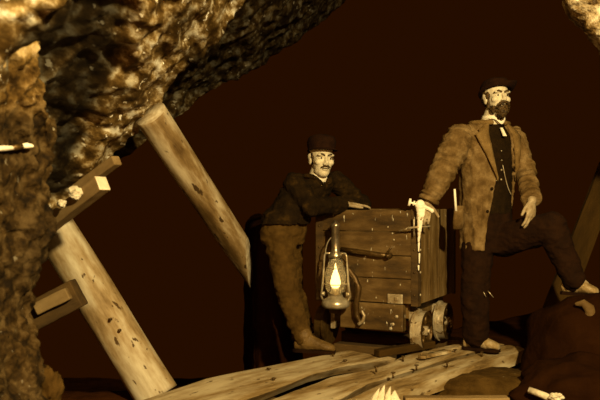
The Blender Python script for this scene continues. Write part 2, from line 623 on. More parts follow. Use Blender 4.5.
pa = board('plank', st((-1.9, .10, .52, -.05), (-1.5, .06, .50, -.02), (-1.12, .0, .465, 0), (-.63, -.005, .33, 0), (-.39, .0, .312, 0), (-.15, .0, .35, 0), (.02, .0, .39, 0)), 0, .055, 'plank',
           'pale wavy-edged plank at the back, under the younger miner\'s boot', seed=1, warp=.004, under=.05)
pb = board('plank', st((-1.6, .62, .84, -.05), (-1.2, .52, .80, -.03), (-.8, .41, .70, -.034), (-.5, .35, .60, -.032), (-.1, .385, .585, -.026), (.3, .30, .585, -.008), (.7, .38, .59, 0), (.90, .45, .60, 0)), 0, .06, 'plank',
           'middle platform plank under the cart wheels and loose iron bar', seed=2, warp=.004, under=.04)
pc = board('plank', st((-1.5, .845, 1.06, -.03), (-1.1, .80, 1.0, -.02), (-.70, .68, .83, -.05), (-.3, .605, .80, -.038), (.3, .60, .797, -.020), (.70, .602, .795, -.010), (.86, .61, .77, 0), (.90, .63, .72, 0)), -.002, .07, 'plank',
           'front platform plank with a thick bright front edge', seed=3, warp=.004)
for o, pts in ((pa, ((-.2, .08), (-.28, .25), (-.75, .1), (-.9, .3))), (pb, ((.05, .42), (-.3, .5), (.45, .52))), (pc, ((-.35, .66), (.1, .7), (-.1, .63), (.5, .68)))):
    for s_, t_ in pts:
        nail(o, PT(s_, t_, .004), (0, 0, 1), r=.006, ln=.008)
# broken stake standing up in front of the platform, bottom of the view
stake = thing('splintered_stake', 'pale splintered stake standing against the front plank edge', 'stake', P(384, 440, 3.74))
bm = bmesh.new()
c = P(386, 430, 3.74)
loft(bm, [(c, V((.075, 0, 0)), V((0, .03, 0))), (P(386, 400, 3.74), V((.072, 0, 0)), V((0, .028, 0)))], 14)
obj('stump', bm, 'sawn', stake, smooth=False)
for x0, x1, y1, w_ in ((373, 379, 388, 3.2), (380, 384, 385.5, 3.6), (387, 390, 387, 3.0), (396, 394, 391, 4.5)):
    bm = bmesh.new()
    Y_ = 3.735 + .006 * (x0 % 3)
    a, m_, b = P(x0, 404, Y_), P((x0 + x1) / 2 - .6, (404 + y1) / 2, Y_), P(x1, y1, Y_)
    k = w_ / F * Y_
    loft(bm, [(a, V((k * 1.2, 0, 0)), V((0, .014, 0))), (m_, V((k, 0, 0)), V((0, .012, 0))), (b, V((k * .25, 0, .004)), V((0, .004, 0)))], 8)
    obj('splinter', bm, 'sawn', stake, smooth=False)


def beam(name, a, b, w, h, m, label, cat, group=None, up=V((0, 0, 1)), bevel=.006, jag=0, mats=None, seed=0):
    """rectangular timber from a to b; local x runs along it"""
    d = (b - a)
    x = d.normalized()
    y = up.cross(x).normalized()
    z = x.cross(y)
    M = Matrix((x, y, z)).transposed().to_4x4()
    M.translation = a
    bm = bmesh.new()
    add_box(bm, (0, -w / 2, -h / 2), (d.length, w / 2, h / 2), bevel=bevel)
    bmesh.ops.subdivide_edges(bm, edges=[e for e in bm.edges if e.calc_length() > .1], cuts=6, use_grid_fill=True)
    for v in bm.verts:
        v.co += V((.5 * jag * noise.noise(v.co * 30 + V((seed, 0, 0))), jag * noise.noise(v.co * 14 + V((seed, 3, 0))), jag * noise.noise(v.co * 14 + V((seed, 0, 9)))))
    if mats:
        for f in bm.faces:
            if f.calc_center_median().x > d.length - .004:
                f.material_index = 1
    o = obj(name, bm, mats or m, mw=M, smooth=False)
    return tag(o, label, cat, group)


# timber bearers that carry the planks and the track bed below the cart
for s_, z_ in ((-1.0, -.115), (-.2, -.105), (.65, -.105)):
    o = beam('bearer', PT(s_, -.12, z_), PT(s_, .70 if s_ < .5 else .72, z_), .11, .10, 'wedge', None, None, seed=s_)
    tag(o, {-1.0: 'dark bearer under the near left end of the plank platform', -.2: 'dark bearer under the middle of the plank platform', .65: 'dark bearer under the far right end of the plank platform'}[s_], 'timber', 'platform bearers')
# sill under the front of the platform: a thin lit edge along the bottom of the view
beam('sill_timber', P(404, 402, 4.05), P(508, 402, 4.08), .07, .055, 'plank_dim', 'low squared sill timber on the ground below the front plank', 'timber', jag=.003)

# broken rock fill sloping under the platform end
boulder('rock_fill', V((1.16, 4.62, -.16)), (.50, .36, .13), 'rock_mid', 'low slope of broken rock under the platform\'s right end', seed=2, amp=.25)
# dark rock that carries the raised boot and hides the platform end
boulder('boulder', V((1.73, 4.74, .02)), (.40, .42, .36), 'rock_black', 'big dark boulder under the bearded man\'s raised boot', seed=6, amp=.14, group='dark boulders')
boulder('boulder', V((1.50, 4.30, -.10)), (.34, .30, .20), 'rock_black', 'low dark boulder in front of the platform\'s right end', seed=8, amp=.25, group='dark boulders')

# pole, leaning board and bits on the right
o = beam('board', P(534, 366, 5.33), P(611, 166, 5.75), .165, .05, 'board_dark', 'wide dark board leaning upright behind the raised knee', 'board', up=V((.05, -1, .1)), jag=.004, seed=4)
bm = bmesh.new()
pts = [P(577, 304, 4.55), P(583, 303, 4.53), P(589, 308, 4.52), P(591, 317, 4.53), P(587, 326, 4.55)]
tube(bm, pts, [.012, .022, .03, .032, .024], 14, round_ends=True)
tag(recentre(obj('bent_wood', bm, 'plank_dim')), 'bent piece of wood on the dark boulder below the raised boot', 'wood')
bm = bmesh.new()
tube(bm, [P(529, 390, 4.1), P(545, 396, 4.05), P(562, 404, 4.0)], [.017, .018, .018], 14)
tag(recentre(obj('stick', bm, 'sawn')), 'short pale stick lying at the bottom right', 'stick')
boulder('stone', P(556, 397, 4.0), (.035, .03, .02), 'stone', 'small pale stone beside the short stick', seed=3, amp=.4, group='loose pale stones')
boulder('stone', P(475, 399, 4.2), (.014, .012, .012), 'stone', 'tiny pale stone below the front plank', seed=4, amp=.4, group='loose pale stones')

# loose iron bar and flat wood scrap before the wheels
a, b = PT(-.04, .29, .026), PT(.40, .385, .040)
o = beam('iron_bar', a, b, .06, .045, 'iron', 'loose dark bar lying on the planks before the wheels', 'bar', mats=['board_dark', 'iron_worn'], jag=.002)
bm = bmesh.new()
for (s0, t0, s1, t1, w_) in ((.20, .455, .62, .45, .05), (.12, .49, .42, .50, .035)):
    x = (PT(s1, t1) - PT(s0, t0))
    n_ = V((x.y, -x.x, 0)).normalized() * w_
    pts = []
    K = 14
    for k in range(K + 1):
        c = PT(s0, t0) + x * (k / K)
        j = .35 * noise.noise(V((k * .8, s0 * 9, 0)))
        wv = n_ * (.75 + j) * (1 if 0 < k < K else .35)
        pts.append([bm.verts.new(c + q + V((0, 0, zz))) for q, zz in ((-wv, .0), (wv, .0), (wv * .9, .016), (-wv * .9, .016))])
    for p, q in zip(pts, pts[1:]):
        for k in range(4):
            bm.faces.new((p[k], p[(k + 1) % 4], q[(k + 1) % 4], q[k]))
    bm.faces.new(pts[0])
    bm.faces.new(pts[-1])
tag(recentre(obj('wood_scrap', bm, 'plank', smooth=False)), 'flat splintered wood scrap on the planks before the wheels', 'wood')

# lagging boards wedged at the foot of the roof, and the blocks behind the lower prop
beam('lagging_board', P(50, 224, 3.95), P(103, 183, 3.75), .07, .075, 'plank_dim', 'lagging board with a pale sawn end, lower of two under the roof', 'board', group='lagging boards', mats=['plank_dim', 'sawn'], jag=.003, seed=1)
beam('lagging_board', P(76, 190, 3.98), P(117, 160, 3.82), .05, .05, 'plank_dim', 'thin lagging board, upper of two under the roof', 'board', group='lagging boards', mats=['plank_dim', 'plank_dim'], jag=.003, seed=2)
boulder('stone', P(75, 193.5, 3.765), (.033, .03, .028), 'stone', 'pale stone on the lower lagging board, larger of two', seed=5, amp=.45, group='loose pale stones')
boulder('stone', P(62, 203.5, 3.775), (.02, .02, .02), 'stone', 'pale stone on the lower lagging board, smaller of two', seed=7, amp=.45, group='loose pale stones')
beam('wooden_block', P(30, 318, 4.18), P(79, 292, 4.18), .12, .15, 'wedge', 'dark wooden block wedged against the thick pale prop', 'block', jag=.003, seed=3)
beam('wooden_cleat', P(36, 309, 4.09), P(69, 293, 4.09), .05, .065, 'plank_dim', 'paler cleat board laid on the dark wooden block', 'board', jag=.002, seed=6)
boulder('rock', P(48, 392, 2.95), (.05, .06, .09), 'rock_mid', 'lumpy pale rock at the foot of the left wall', seed=9, amp=.35)
# pale stick driven into the left rock
st_ = thing('candle', 'pale candle stub lying across the left rock face', 'candle', P(16, 147, 2.76))
bm = bmesh.new()
tube(bm, [P(-8, 149, 2.575), P(4, 148.3, 2.66), P(13, 148, 2.74)], [.008, .0095, .007], 12, round_ends=True)
tube(bm, [P(20, 146.5, 2.77), P(27, 145.5, 2.79), P(32, 146, 2.81)], [.007, .010, .006], 12, round_ends=True)
obj('wax', bm, 'wax', st_)
bm = bmesh.new()
tube(bm, [P(11, 148, 2.73), P(22, 146.5, 2.775)], [.0095, .0095], 12)
obj('iron_clasp', bm, 'iron', st_)

# ------------------------------------------------------------------ the ore cart
CW, CD, CB, CT = .698, .79, .30, .888
cart = thing('ore_cart', 'old wooden ore cart with iron fittings, between the two miners', 'cart', (.11, 5.27, 0), math.atan2(-.32, .62))
CM = WM[cart.name]


def cobj(name, bm, m, parent=cart, smooth=False):
    bm.transform(CM)
    return obj(name, bm, m, parent, smooth=smooth)


def boards_panel(edges, mk, bevel=.004):
    bm = bmesh.new()
    for lo, hi in edges:
        add_box(bm, lo, hi, bevel=bevel)
    return bm


zs = [CB, CB + .155, CB + .30, CB + .45, CT]
front = boards_panel([((.0, 0, a + .002), (CW, .035, b - .002)) for a, b in zip(zs, zs[1:])], 0)
cobj('front_panel', front, 'cart')
ys = [.036, .22, .41, .60, CD - .036]
side = boards_panel([((CW - .035, a + .002, CB + .0), (CW, b - .002, CT)) for a, b in zip(ys, ys[1:])], 0)
cobj('side_panel', side, 'cart_side')
side = boards_panel([((0, a + .002, CB), (.035, b - .002, CT)) for a, b in zip(ys, ys[1:])], 0)
cobj('side_panel', side, 'cart_side')
cobj('rear_panel', boards_panel([((.0, CD - .035, a + .002), (CW, CD, b - .002)) for a, b in zip(zs, zs[1:])], 0), 'cart')
bm = bmesh.new()
add_box(bm, (.035, .035, CB), (CW - .035, CD - .035, CB + .03))
cobj('floor_board', bm, 'cart')
# corner irons
for x0, y0, sx, sy in ((0, 0, 1, 1), (CW, 0, -1, 1), (CW, CD, -1, -1), (0, CD, 1, -1)):
    bm = bmesh.new()
    a = V((x0 - sx * .006, y0 - sy * .006, CB - .01))
    lo = (min(a.x, a.x + sx * .05), min(a.y, a.y + sy * .007), a.z)
    hi = (max(a.x, a.x + sx * .05), max(a.y, a.y + sy * .007), CT + .004)
    add_box(bm, lo, hi, bevel=.002)
    lo = (min(a.x, a.x + sx * .007), min(a.y, a.y + sy * .045), a.z)
    hi = (max(a.x, a.x + sx * .007), max(a.y, a.y + sy * .045), CT + .004)
    add_box(bm, lo, hi, bevel=.002)
    ci = cobj('corner_iron', bm, 'wedge')
    if y0 == 0:
        for z_ in (.36, .50, .64, .78):
            bm = bmesh.new()
            ell(bm, V((x0 + sx * .022, -.008, z_)), (V((.007, 0, 0)), V((0, .005, 0)), V((0, 0, .007))), 10, 6)
            cobj('rivet', bm, 'iron', ci, True)
            if x0 > 0:
                bm = bmesh.new()
                ell(bm, V((x0 + .007, .025, z_)), (V((.006, 0, 0)), V((0, .009, 0)), V((0, 0, .009))), 10, 6)
                cobj('rivet', bm, 'iron_worn', ci, True)
# front iron fittings
bm = bmesh.new()
tube(bm, [(.19, -.03, .634), (.30, -.034, .622), (.46, -.03, .604), (.515, -.02, .602)], [.014, .017, .017, .013], 12)
bar = cobj('latch_bar', bm, 'iron', smooth=True)
bm = bmesh.new()
tube(bm, [(.512, .0, .60), (.512, -.045, .60)], [.020, .015], 12)
ell(bm, V((.512, -.045, .60)), (V((.014, 0, 0)), V((0, .010, 0)), V((0, 0, .014))), 12, 8)
tube(bm, [(.50, -.03, .61), (.54, -.035, .66)], [.008, .006], 8)
cobj('bolt', bm, 'iron', bar, True)
bm = bmesh.new()
pts = [(.175, -.055, .60), (.24, -.06, .53), (.30, -.06, .455), (.325, -.058, .39), (.305, -.05, .30), (.305, -.045, .22), (.33, -.045, .165)]
for k in range(len(pts) - 1):
    pass
tube(bm, pts, [.012, .014, .018, .021, .02, .018, .012], 12, round_ends=True)
lev = cobj('brake_lever', bm, 'iron', smooth=True)
bm = bmesh.new()
tube(bm, [(.325, -.05, .165), (.35, -.05, .185), (.36, -.05, .22), (.345, -.05, .245)], [.012, .012, .01, .007], 10, round_ends=True)
cobj('hook', bm, 'iron_worn', lev, True)
# hasp plates and wear marks low on the right
bm = bmesh.new()
add_box(bm, (.50, -.012, .30), (.60, 0, .36), bevel=.004)
add_box(bm, (.55, -.02, .32), (.575, -.012, .345), bevel=.003)
cobj('hasp', bm, 'iron_worn')
for x_, z_ in ((.12, .85), (.50, .78), (.53, .74), (.54, .70), (.42, .33)):
    bm = bmesh.new()
    ell(bm, V((x_, -.001, z_)), (V((.006, 0, 0)), V((0, .004, 0)), V((0, 0, .007))), 10, 6)
    cobj('rivet', bm, 'iron_worn', cart, True)
# lower front beam and chassis
bm = bmesh.new()
add_box(bm, (.17, -.005, .125), (.60, .06, .295), bevel=.006)
lb = cobj('lower_beam', bm, 'cart')
for x_ in (.52, .56, .535):
    bm = bmesh.new()
    ell(bm, V((x_, -.006, .18 + .04 * math.sin(x_ * 70))), (V((.012, 0, 0)), V((0, .007, 0)), V((0, 0, .012))), 10, 6)
    cobj('rivet', bm, 'iron_worn', lb, True)
for x0 in (.06, .52):
    bm = bmesh.new()
    add_box(bm, (x0, .062, .20), (x0 + .10, CD - .02, CB), bevel=.005)
    cobj('chassis_beam', bm, 'cart_side')
for y_ in (.114, .57):
    bm = bmesh.new()
    tube(bm, [(.01, y_, .125), (.72, y_, .125)], .02, 12)
    cobj('axle', bm, 'iron', smooth=True)
    for xb in (.615, .07):
        bm = bmesh.new()
        add_box(bm, (xb, y_ - .05, .10), (xb + .03, y_ + .05, .245), bevel=.004)
        cobj('axle_bracket', bm, 'iron_worn')
    for x0, sx in ((.652, 1), (.05, -1)):
        bm = bmesh.new()
        r_o = .125
        prof = [(0, r_o + .012), (.012, r_o + .012), (.014, r_o), (.066, r_o - .003), (.068, r_o - .026), (.05, r_o - .03), (.045, .04), (.045, .0)]
        N = 44
        rings = []
        for q, r_ in prof[:-1]:
            rings.append([bm.verts.new((x0 + sx * q, y_ + r_ * math.cos(2 * math.pi * k / N), .125 + r_ * math.sin(2 * math.pi * k / N))) for k in range(N)])
        for a, b in zip(rings, rings[1:]):
            for k in range(N):
                bm.faces.new((a[k], a[(k + 1) % N], b[(k + 1) % N], b[k]))
        bm.faces.new(rings[0])
        bm.faces.new(rings[-1])
        for f in bm.faces:
            c = f.calc_center_median()
            r_ = math.hypot(c.y - y_, c.z - .125)
            if r_ > r_o - .012:
                f.material_index = 1
        wh = cobj('wheel', bm, ['iron', 'iron_worn' if sx > 0 else 'iron'], smooth=False)
        bm = bmesh.new()
        tube(bm, [(x0 + sx * .03, y_, .125), (x0 + sx * .072, y_, .125)], [.036, .028], 16)
        tube(bm, [(x0 + sx * .07, y_, .125), (x0 + sx * .085, y_, .125)], [.014, .013], 12)
        cobj('hub', bm, 'iron_worn', wh, True)
        for q in range(5):
            bm = bmesh.new()
            th = 2 * math.pi * q / 5 + .3
            c0, c1 = .034, r_o - .028
            tube(bm, [(x0 + sx * .052, y_ + c0 * math.cos(th), .125 + c0 * math.sin(th)), (x0 + sx * .054, y_ + c1 * math.cos(th), .125 + c1 * math.sin(th))], [.011, .014], 8)
            cobj('spoke', bm, 'iron', wh, True)
# track bed of dark ties behind the platform edge
CD_ = V((.459, .888, 0))
FLc = V((.11, 5.27, 0))
for k, (yl, lbl) in enumerate(((.20, 'dark track tie beneath the front of the cart'), (.68, 'dark track tie beneath the rear of the cart'))):
    c = FLc + CD_ * yl
    e = V((.888, -.459, 0))
    beam('track_tie', c + e * (.06 if k == 0 else -.1) + V((0, 0, -.06)), c + e * (.46 if k == 0 else .80) + V((0, 0, -.06)), .14, .10, 'wedge', lbl, 'timber', group='track ties under the cart', seed=k)

# ------------------------------------------------------------------ the hurricane lantern on the cart front
LC = P(335.5, 200, 5.08)
LC.z = 0
lan = thing('hurricane_lantern', 'lit hurricane lantern hanging on the front of the wooden cart', 'lantern', (LC.x, LC.y, .262))


def lz(py):
    return CZ + (200 - py) / F * LC.y


def lathe(prof, n=28):
    bm = bmesh.new()
    loft(bm, [(V((LC.x, LC.y, z)), V((r, 0, 0)), V((0, r, 0))) for r, z in prof], n)
    return bm


LX = V((.96, -.28, 0))
obj('tank', lathe([(.07, lz(308)), (.088, lz(306)), (.09, lz(303)), (.082, lz(300)), (.05, lz(297)), (.045, lz(295))]), 'tin', lan)
obj('burner', lathe([(.045, lz(295)), (.04, lz(292)), (.028, lz(289)), (.012, lz(287))]), 'tin', lan)
bm = bmesh.new()
prof = [(.045, lz(294)), (.062, lz(288)), (.07, lz(280)), (.066, lz(272)), (.052, lz(265)), (.040, lz(259))]
inner = [(r - .004, z) for r, z in prof[::-1]]
rg = []
N = 32
for r, z in prof + inner:
    rg.append([bm.verts.new((LC.x + r * math.cos(2 * math.pi * k / N), LC.y + r * math.sin(2 * math.pi * k / N), z)) for k in range(N)])
for a, b in zip(rg, rg[1:] + rg[:1]):
    for k in range(N):
        bm.faces.new((a[k], a[(k + 1) % N], b[(k + 1) % N], b[k]))
obj('glass_globe', bm, 'glass', lan)
obj('flame', lathe([(.006, lz(289)), (.03, lz(286)), (.033, lz(282)), (.022, lz(275)), (.008, lz(269)), (.002, lz(264))], 16), 'flame', lan)
obj('chimney', lathe([(.044, lz(258)), (.046, lz(255)), (.03, lz(252)), (.026, lz(248)), (.026, lz(228)), (.031, lz(227)), (.031, lz(224)), (.012, lz(222)), (.008, lz(220.5))]), 'tin_dark', lan)
for sx in (-1, 1):
    bm = bmesh.new()
    b0 = V((LC.x, LC.y, 0)) + LX * sx * .083
    b1 = V((LC.x, LC.y, 0)) + LX * sx * .072
    tube(bm, [b1 * 1 + V((0, 0, lz(304))), b0 + LX * sx * .012 + V((0, 0, lz(296))), b0 + LX * sx * .004 + V((0, 0, lz(288))), b1 + V((0, 0, lz(256))), V((LC.x, LC.y, lz(253.5))) + LX * sx * .066, V((LC.x, LC.y, lz(253))) + LX * sx * .02], [.006, .0068, .0068, .006, .006, .006], 10)
    tb = obj('side_tube', bm, 'tin', lan)
    bm = bmesh.new()
    c = b0 + V((0, 0, lz(294)))
    tube(bm, [c - LX * .012, c + LX * .012], .014, 12)
    obj('ferrule', bm, 'tin', tb)
bm = bmesh.new()
tube(bm, [V((LC.x, LC.y, lz(254))) + LX * .066 * math.cos(t) + V((0, 0, .115 * math.sin(t))) - V((0, .012, 0)) * 0 for t in [math.pi * k / 14 for k in range(7, 15)]], .004, 8)
obj('bail', bm, 'tin', lan)
bm = bmesh.new()
hk = CM @ V((.12, 0, .80))
tube(bm, [hk, V((LC.x, LC.y, lz(221.5))), V((LC.x - .0, LC.y - .012, lz(224)))], .006, 8)
obj('lantern_hook', bm, 'iron', cart)
# ring guard of the globe
bm = bmesh.new()
tube(bm, [V((LC.x + .074 * math.cos(t), LC.y + .074 * math.sin(t), lz(284))) for t in [2 * math.pi * k / 28 for k in range(29)]], .0035, 6)
obj('wire_guard', bm, 'tin', lan)
bm = bmesh.new()
tube(bm, [V((LC.x + .06 * math.cos(t), LC.y + .06 * math.sin(t), lz(268))) for t in [2 * math.pi * k / 28 for k in range(29)]], .0035, 6)
obj('wire_guard', bm, 'tin', lan)

# ------------------------------------------------------------------ candle on the cart corner
cn = thing('candle_holder', 'white dripping candle in an iron holder on the cart corner', 'candle', (.742, 4.925, .70))
bm = bmesh.new()
ell(bm, P(420, 205.5, 4.90), (V((.032, 0, 0)), V((0, .028, 0)), V((0, 0, .036))), 16, 10)
cap(bm, P(419.5, 205, 4.90), .024, P(420.5, 216, 4.90), .023)
cap(bm, P(420.5, 216, 4.90), .022, P(419.5, 230, 4.90), .013)
cap(bm, P(419.5, 228, 4.905), .013, P(418.6, 242, 4.915), .006)
cap(bm, P(426, 207, 4.89), .012, P(432, 211, 4.88), .013)
cap(bm, P(423, 210, 4.89), .012, P(424, 221, 4.89), .008)
obj('wax', remesh(bm, .004, 4, wr=(.003, 40)), 'wax', cn)
for p, q, r in (((418.8, 243), (418.6, 251), .007), ((419.4, 254), (419.2, 263), .006), ((418.5, 266), (418.6, 270), .006)):
    bm = bmesh.new()
    cap(bm, P(*p, 4.925), r, P(*q, 4.925), r * .6, 10)
    obj('wax_drip', bm, 'wax', cn)
bm = bmesh.new()
tube(bm, [P(408, 228, 4.90), P(420, 227, 4.895), P(430, 226.3, 4.93)], [.006, .008, .006], 10)
tube(bm, [P(414, 217, 4.91), P(414, 236, 4.92)], [.006, .005], 10)
tube(bm, [P(396, 232, 5.0), P(409, 228, 4.91)], [.005, .006], 10)
obj('holder_bar', bm, 'iron_worn', cn)
bm = bmesh.new()
tube(bm, [P(419, 205, 4.90), P(409, 202, 4.90)], [.006, .006], 10)
tube(bm, [P(410.5, 202.5, 4.90), P(408.5, 202, 4.90)], [.024, .024], 16)
tube(bm, [P(414.5, 203.5, 4.90), P(413, 203, 4.90)], [.016, .016], 16)
obj('thumb_screw', bm, 'wax', cn)

# ------------------------------------------------------------------ people
def hand(bm, w, a, n, s, curl=.35, size=1.0, spread=.12, thumb=(.7, .6, .15)):
    """w wrist, a finger direction, n palm side, s thumb side"""
    a = V(a).normalized()
    n = V(n)
    n = (n - a * n.dot(a)).normalized()
    s0 = a.cross(n)
    s = s0 if s0.dot(V(s)) > 0 else -s0
    k = size
    loft(bm, [(w - a * .02 * k, s * .026 * k, n * .020 * k), (w + a * .012 * k, s * .029 * k, n * .019 * k), (w + a * .05 * k, s * .041 * k, n * .018 * k), (w + a * .088 * k, s * .042 * k, n * .014 * k), (w + a * .098 * k, s * .036 * k, n * .010 * k)], 16)
    for off, ln, r in ((.031, .074, .0092), (.0105, .085, .0097), (-.0105, .078, .0092), (-.0305, .060, .0082)):
        d = (a + s * off / .031 * spread).normalized()
        p = w + (a * .088 + s * off) * k
        pts = [p - d * .02 * k, p]
        ang = curl * .5
        for seg in (.45, .30, .25):
            dd = d * math.cos(ang) + n * math.sin(ang)
            p = p + dd * ln * seg * k
            pts.append(p)
            ang += curl
        tube(bm, pts, [r * k, r * 1.08 * k, r * k, r * .95 * k, r * .8 * k], 10, round_ends=True)
    t = w + (a * .022 + s * .024 + n * .004) * k
    d = (a * thumb[0] + s * thumb[1] + n * thumb[2]).normalized()
    d2 = (d + a * .35).normalized()
    tube(bm, [t - d * .01 * k, t + d * .036 * k, t + d * .036 * k + d2 * .03 * k, t + d * .036 * k + d2 * .052 * k], [.014 * k, .0125 * k, .0108 * k, .0085 * k], 10, round_ends=True)


def axes(f, roll=0.0):
    f = V(f).normalized()
    u = (V((0, 0, 1)) - f * f.z).normalized()
    r = u.cross(f).normalized() * -1
    r = -r
    # r points to the image right for a face looking at the camera
    if roll:
        q = Matrix.Rotation(roll, 3, f)
        u, r = q @ u, q @ r
    return r, f, u


class Head:
    def __init__(self, H, f, roll=0.0, s=1.0):
        self.H, self.s = H, s
        f = V(f).normalized()
        u = (V((0, 0, 1)) - f * f.z).normalized()
        r = u.cross(-f).normalized()
        r = -r if r.x < 0 else r
        if roll:
            q = Matrix.Rotation(roll, 3, f)
            u, r = q @ u, q @ r
        self.r, self.f, self.u = r, f, u

    def p(self, x, y, z):
        return self.H + (self.r * x + self.f * y + self.u * z) * self.s

    def e(self, bm, c, rad, n=16, m=10):
        ell(bm, self.p(*c), (self.r * rad[0] * self.s, self.f * rad[1] * self.s, self.u * rad[2] * self.s), n, m)

    def build(self, bm):
        e = self.e
        e(bm, (0, -.014, .045), (.075, .094, .084))
        e(bm, (0, .026, -.02), (.062, .062, .085))
        e(bm, (0, .046, -.088), (.038, .038, .030))
        e(bm, (0, .02, -.075), (.052, .05, .04))
        for sx in (-1, 1):
            e(bm, (sx * .040, .058, -.022), (.024, .026, .022))
            e(bm, (sx * .029, .080, .023), (.028, .016, .010))
            e(bm, (sx * .074, -.006, -.008), (.010, .022, .034))
            e(bm, (sx * .080, -.016, .010), (.007, .015, .020))
            e(bm, (sx * .011, .098, -.034), (.010, .012, .009))
            e(bm, (sx * .031, .064, -.004), (.014, .010, .008))
        e(bm, (0, .078, .022), (.018, .014, .012))
        tube(bm, [self.p(0, .082, .016), self.p(0, .098, -.008), self.p(0, .110, -.028), self.p(0, .102, -.036)], [.008 * self.s, .0095 * self.s, .012 * self.s, .010 * self.s], 12, round_ends=True)
        e(bm, (0, .086, -.056), (.022, .011, .007))
        e(bm, (0, .083, -.068), (.019, .011, .007))


def skin_body(bm, pers, h):
    me = remesh(bm, .0045, 3, .4)
    o = obj('body', me, ['skin', 'skin_hand'], pers)
    c = WM[pers.name].inverted() @ h.H
    me.polygons.foreach_set('material_index', [0 if (p_.center - c).length < .2 else 1 for p_ in me.polygons])
    return o


def head_parts(pers, h, brow=.006):
    for sx in (-1, 1):
        bm = bmesh.new()
        h.e(bm, (sx * .031, .0735, .002), (.0125, .0080, .0065))
        ey = obj('eye', bm, 'eye', pers)
        bm = bmesh.new()
        h.e(bm, (sx * .031 + .002, .0805, .002), (.0062, .003, .0060))
        obj('iris', bm, 'iris', ey)
        bm = bmesh.new()
        tube(bm, [h.p(sx * .012, .094, .021), h.p(sx * .030, .094, .027), h.p(sx * .052, .078, .020)], [brow * .8 * h.s, brow * h.s, brow * .6 * h.s], 8, round_ends=True)
        obj('eyebrow', bm, 'hair', pers)
    bm = bmesh.new()
    for sx in (-1, 1):
        pass
    tube(bm, [h.p(-.019, .0935, -.062), h.p(0, .0975, -.0615), h.p(.019, .0935, -.062)], [.002, .003, .002], 8)
    obj('mouth', bm, 'hair', pers)


def shell(bm, secs, a0, a1, th, nA=40, F_=None, R_=None, sub=6):
    """open garment shell. secs rows: (centre, rx, ry, left_gap_angle, right_gap_angle); angle 0 = front,
    the cloth runs from right gap round the back to the left gap"""
    rows_ = []
    K = len(secs)
    for i in range((K - 1) * sub + 1):
        f = i / sub
        k = min(int(f), K - 2)
        t = f - k
        t = t * t * (3 - 2 * t) if False else t
        A, B = secs[k], secs[k + 1]
        rows_.append([A[q] + (B[q] - A[q]) * t if q else A[0].lerp(B[0], t) for q in range(5)])
    outer, inner = [], []
    for c, rx, ry, gl_, gr in rows_:
        ro, ri = [], []
        for j in range(nA + 1):
            th_ = gr + (2 * math.pi - gr - gl_) * j / nA
            d = R_ * math.sin(th_) * rx + F_ * math.cos(th_) * ry
            ro.append(bm.verts.new(c + d))
            ri.append(bm.verts.new(c + d * (1 - th / max(rx, .05))))
        outer.append(ro)
        inner.append(ri)
    n = len(outer)
    for i in range(n - 1):
        for j in range(nA):
            bm.faces.new((outer[i][j], outer[i][j + 1], outer[i + 1][j + 1], outer[i + 1][j]))
            bm.faces.new((inner[i][j], inner[i + 1][j], inner[i + 1][j + 1], inner[i][j + 1]))
        for j in (0, nA):
            bm.faces.new((outer[i][j], outer[i + 1][j], inner[i + 1][j], inner[i][j]))
    for i in (0, n - 1):
        for j in range(nA):
            bm.faces.new((outer[i][j], outer[i][j + 1], inner[i][j + 1], inner[i][j]))
    return rows_


def boot(pers, ankle, toe, m, h=.10, w=.045):
    """boot from ankle point down to sole, pointing at toe"""
    d = V((toe.x - ankle.x, toe.y - ankle.y, 0))
    ln = d.length
    d = d.normalized()
    s = V((-d.y, d.x, 0))
    up = V((0, 0, 1))
    base = V((ankle.x, ankle.y, toe.z))
    bm = bmesh.new()
    secs = []
    for t, hw, hh in ((-.075, .020, .055), (-.065, .032, .075), (-.03, .037, .10), (.02, .039, .105), (ln * .45, .042, .075), (ln * .7, .047, .058), (ln * .9, .042, .045), (ln * .985, .026, .034), (ln, .012, .025)):
        c = base + d * t + up * (hh / 2 + .012)
        secs.append((c, s * hw, up * hh / 2))
    loft(bm, secs, 18)
    cap(bm, base + up * .07 - d * .01, .048, base + up * (ankle.z - toe.z + .06) - d * .01, .05)
    b = obj('boot', remesh(bm, .006, 4), m, pers)
    bm = bmesh.new()
    pts = [(-.08, .022), (-.06, .035), (0, .037), (ln * .4, .037), (ln * .7, .048), (ln * .92, .040), (ln * 1.01, .014)]
    lo_ = [bm.verts.new(base + d * t + s * q) for t, q in pts] + [bm.verts.new(base + d * t - s * q) for t, q in pts[::-1]]
    hi_ = [bm.verts.new(v.co + up * .018) for v in lo_]
    bm.faces.new(lo_)
    bm.faces.new(hi_)
    N_ = len(lo_)
    for k in range(N_):
        bm.faces.new((lo_[k], lo_[(k + 1) % N_], hi_[(k + 1) % N_], hi_[k]))
    obj('sole', bm, 'trouser', b, smooth=False)
    return b


# ---- the bearded man
man = thing('person', 'bearded man in dark hat and open brown coat, one hand on the cart', 'person', (1.16, 5.06, 0), 0)
FB = V((.42, -.91, 0)).normalized()      # chest direction
RB = V((.91, .42, 0)).normalized()       # towards the image right
hd = Head(P(496.5, 98.5, 5.08), V((.22, -.96, .12)), roll=0.0, s=1.0)
neckb = P(491, 122, 5.13)
shL, elL, wrL = P(459, 139, 5.05), P(440, 177, 4.98), P(427.5, 203, 4.97)
shR, elR, wrR = P(513, 139, 5.22), P(526, 173, 5.12), P(532, 201, 4.86)
chest, waist, hips = P(489, 155, 5.14), P(489, 200, 5.13), P(489, 236, 5.12)
hpL, knL, anL = P(478, 242, 5.10), P(475, 296, 5.03), P(476, 338, 5.06)
hpR, knR, anR = P(503, 240, 5.08), P(551, 227, 4.84), P(574, 280, 4.83)
bm = bmesh.new()
hd.build(bm)
cap(bm, hd.p(0, -.015, -.05), .056, neckb, .062)
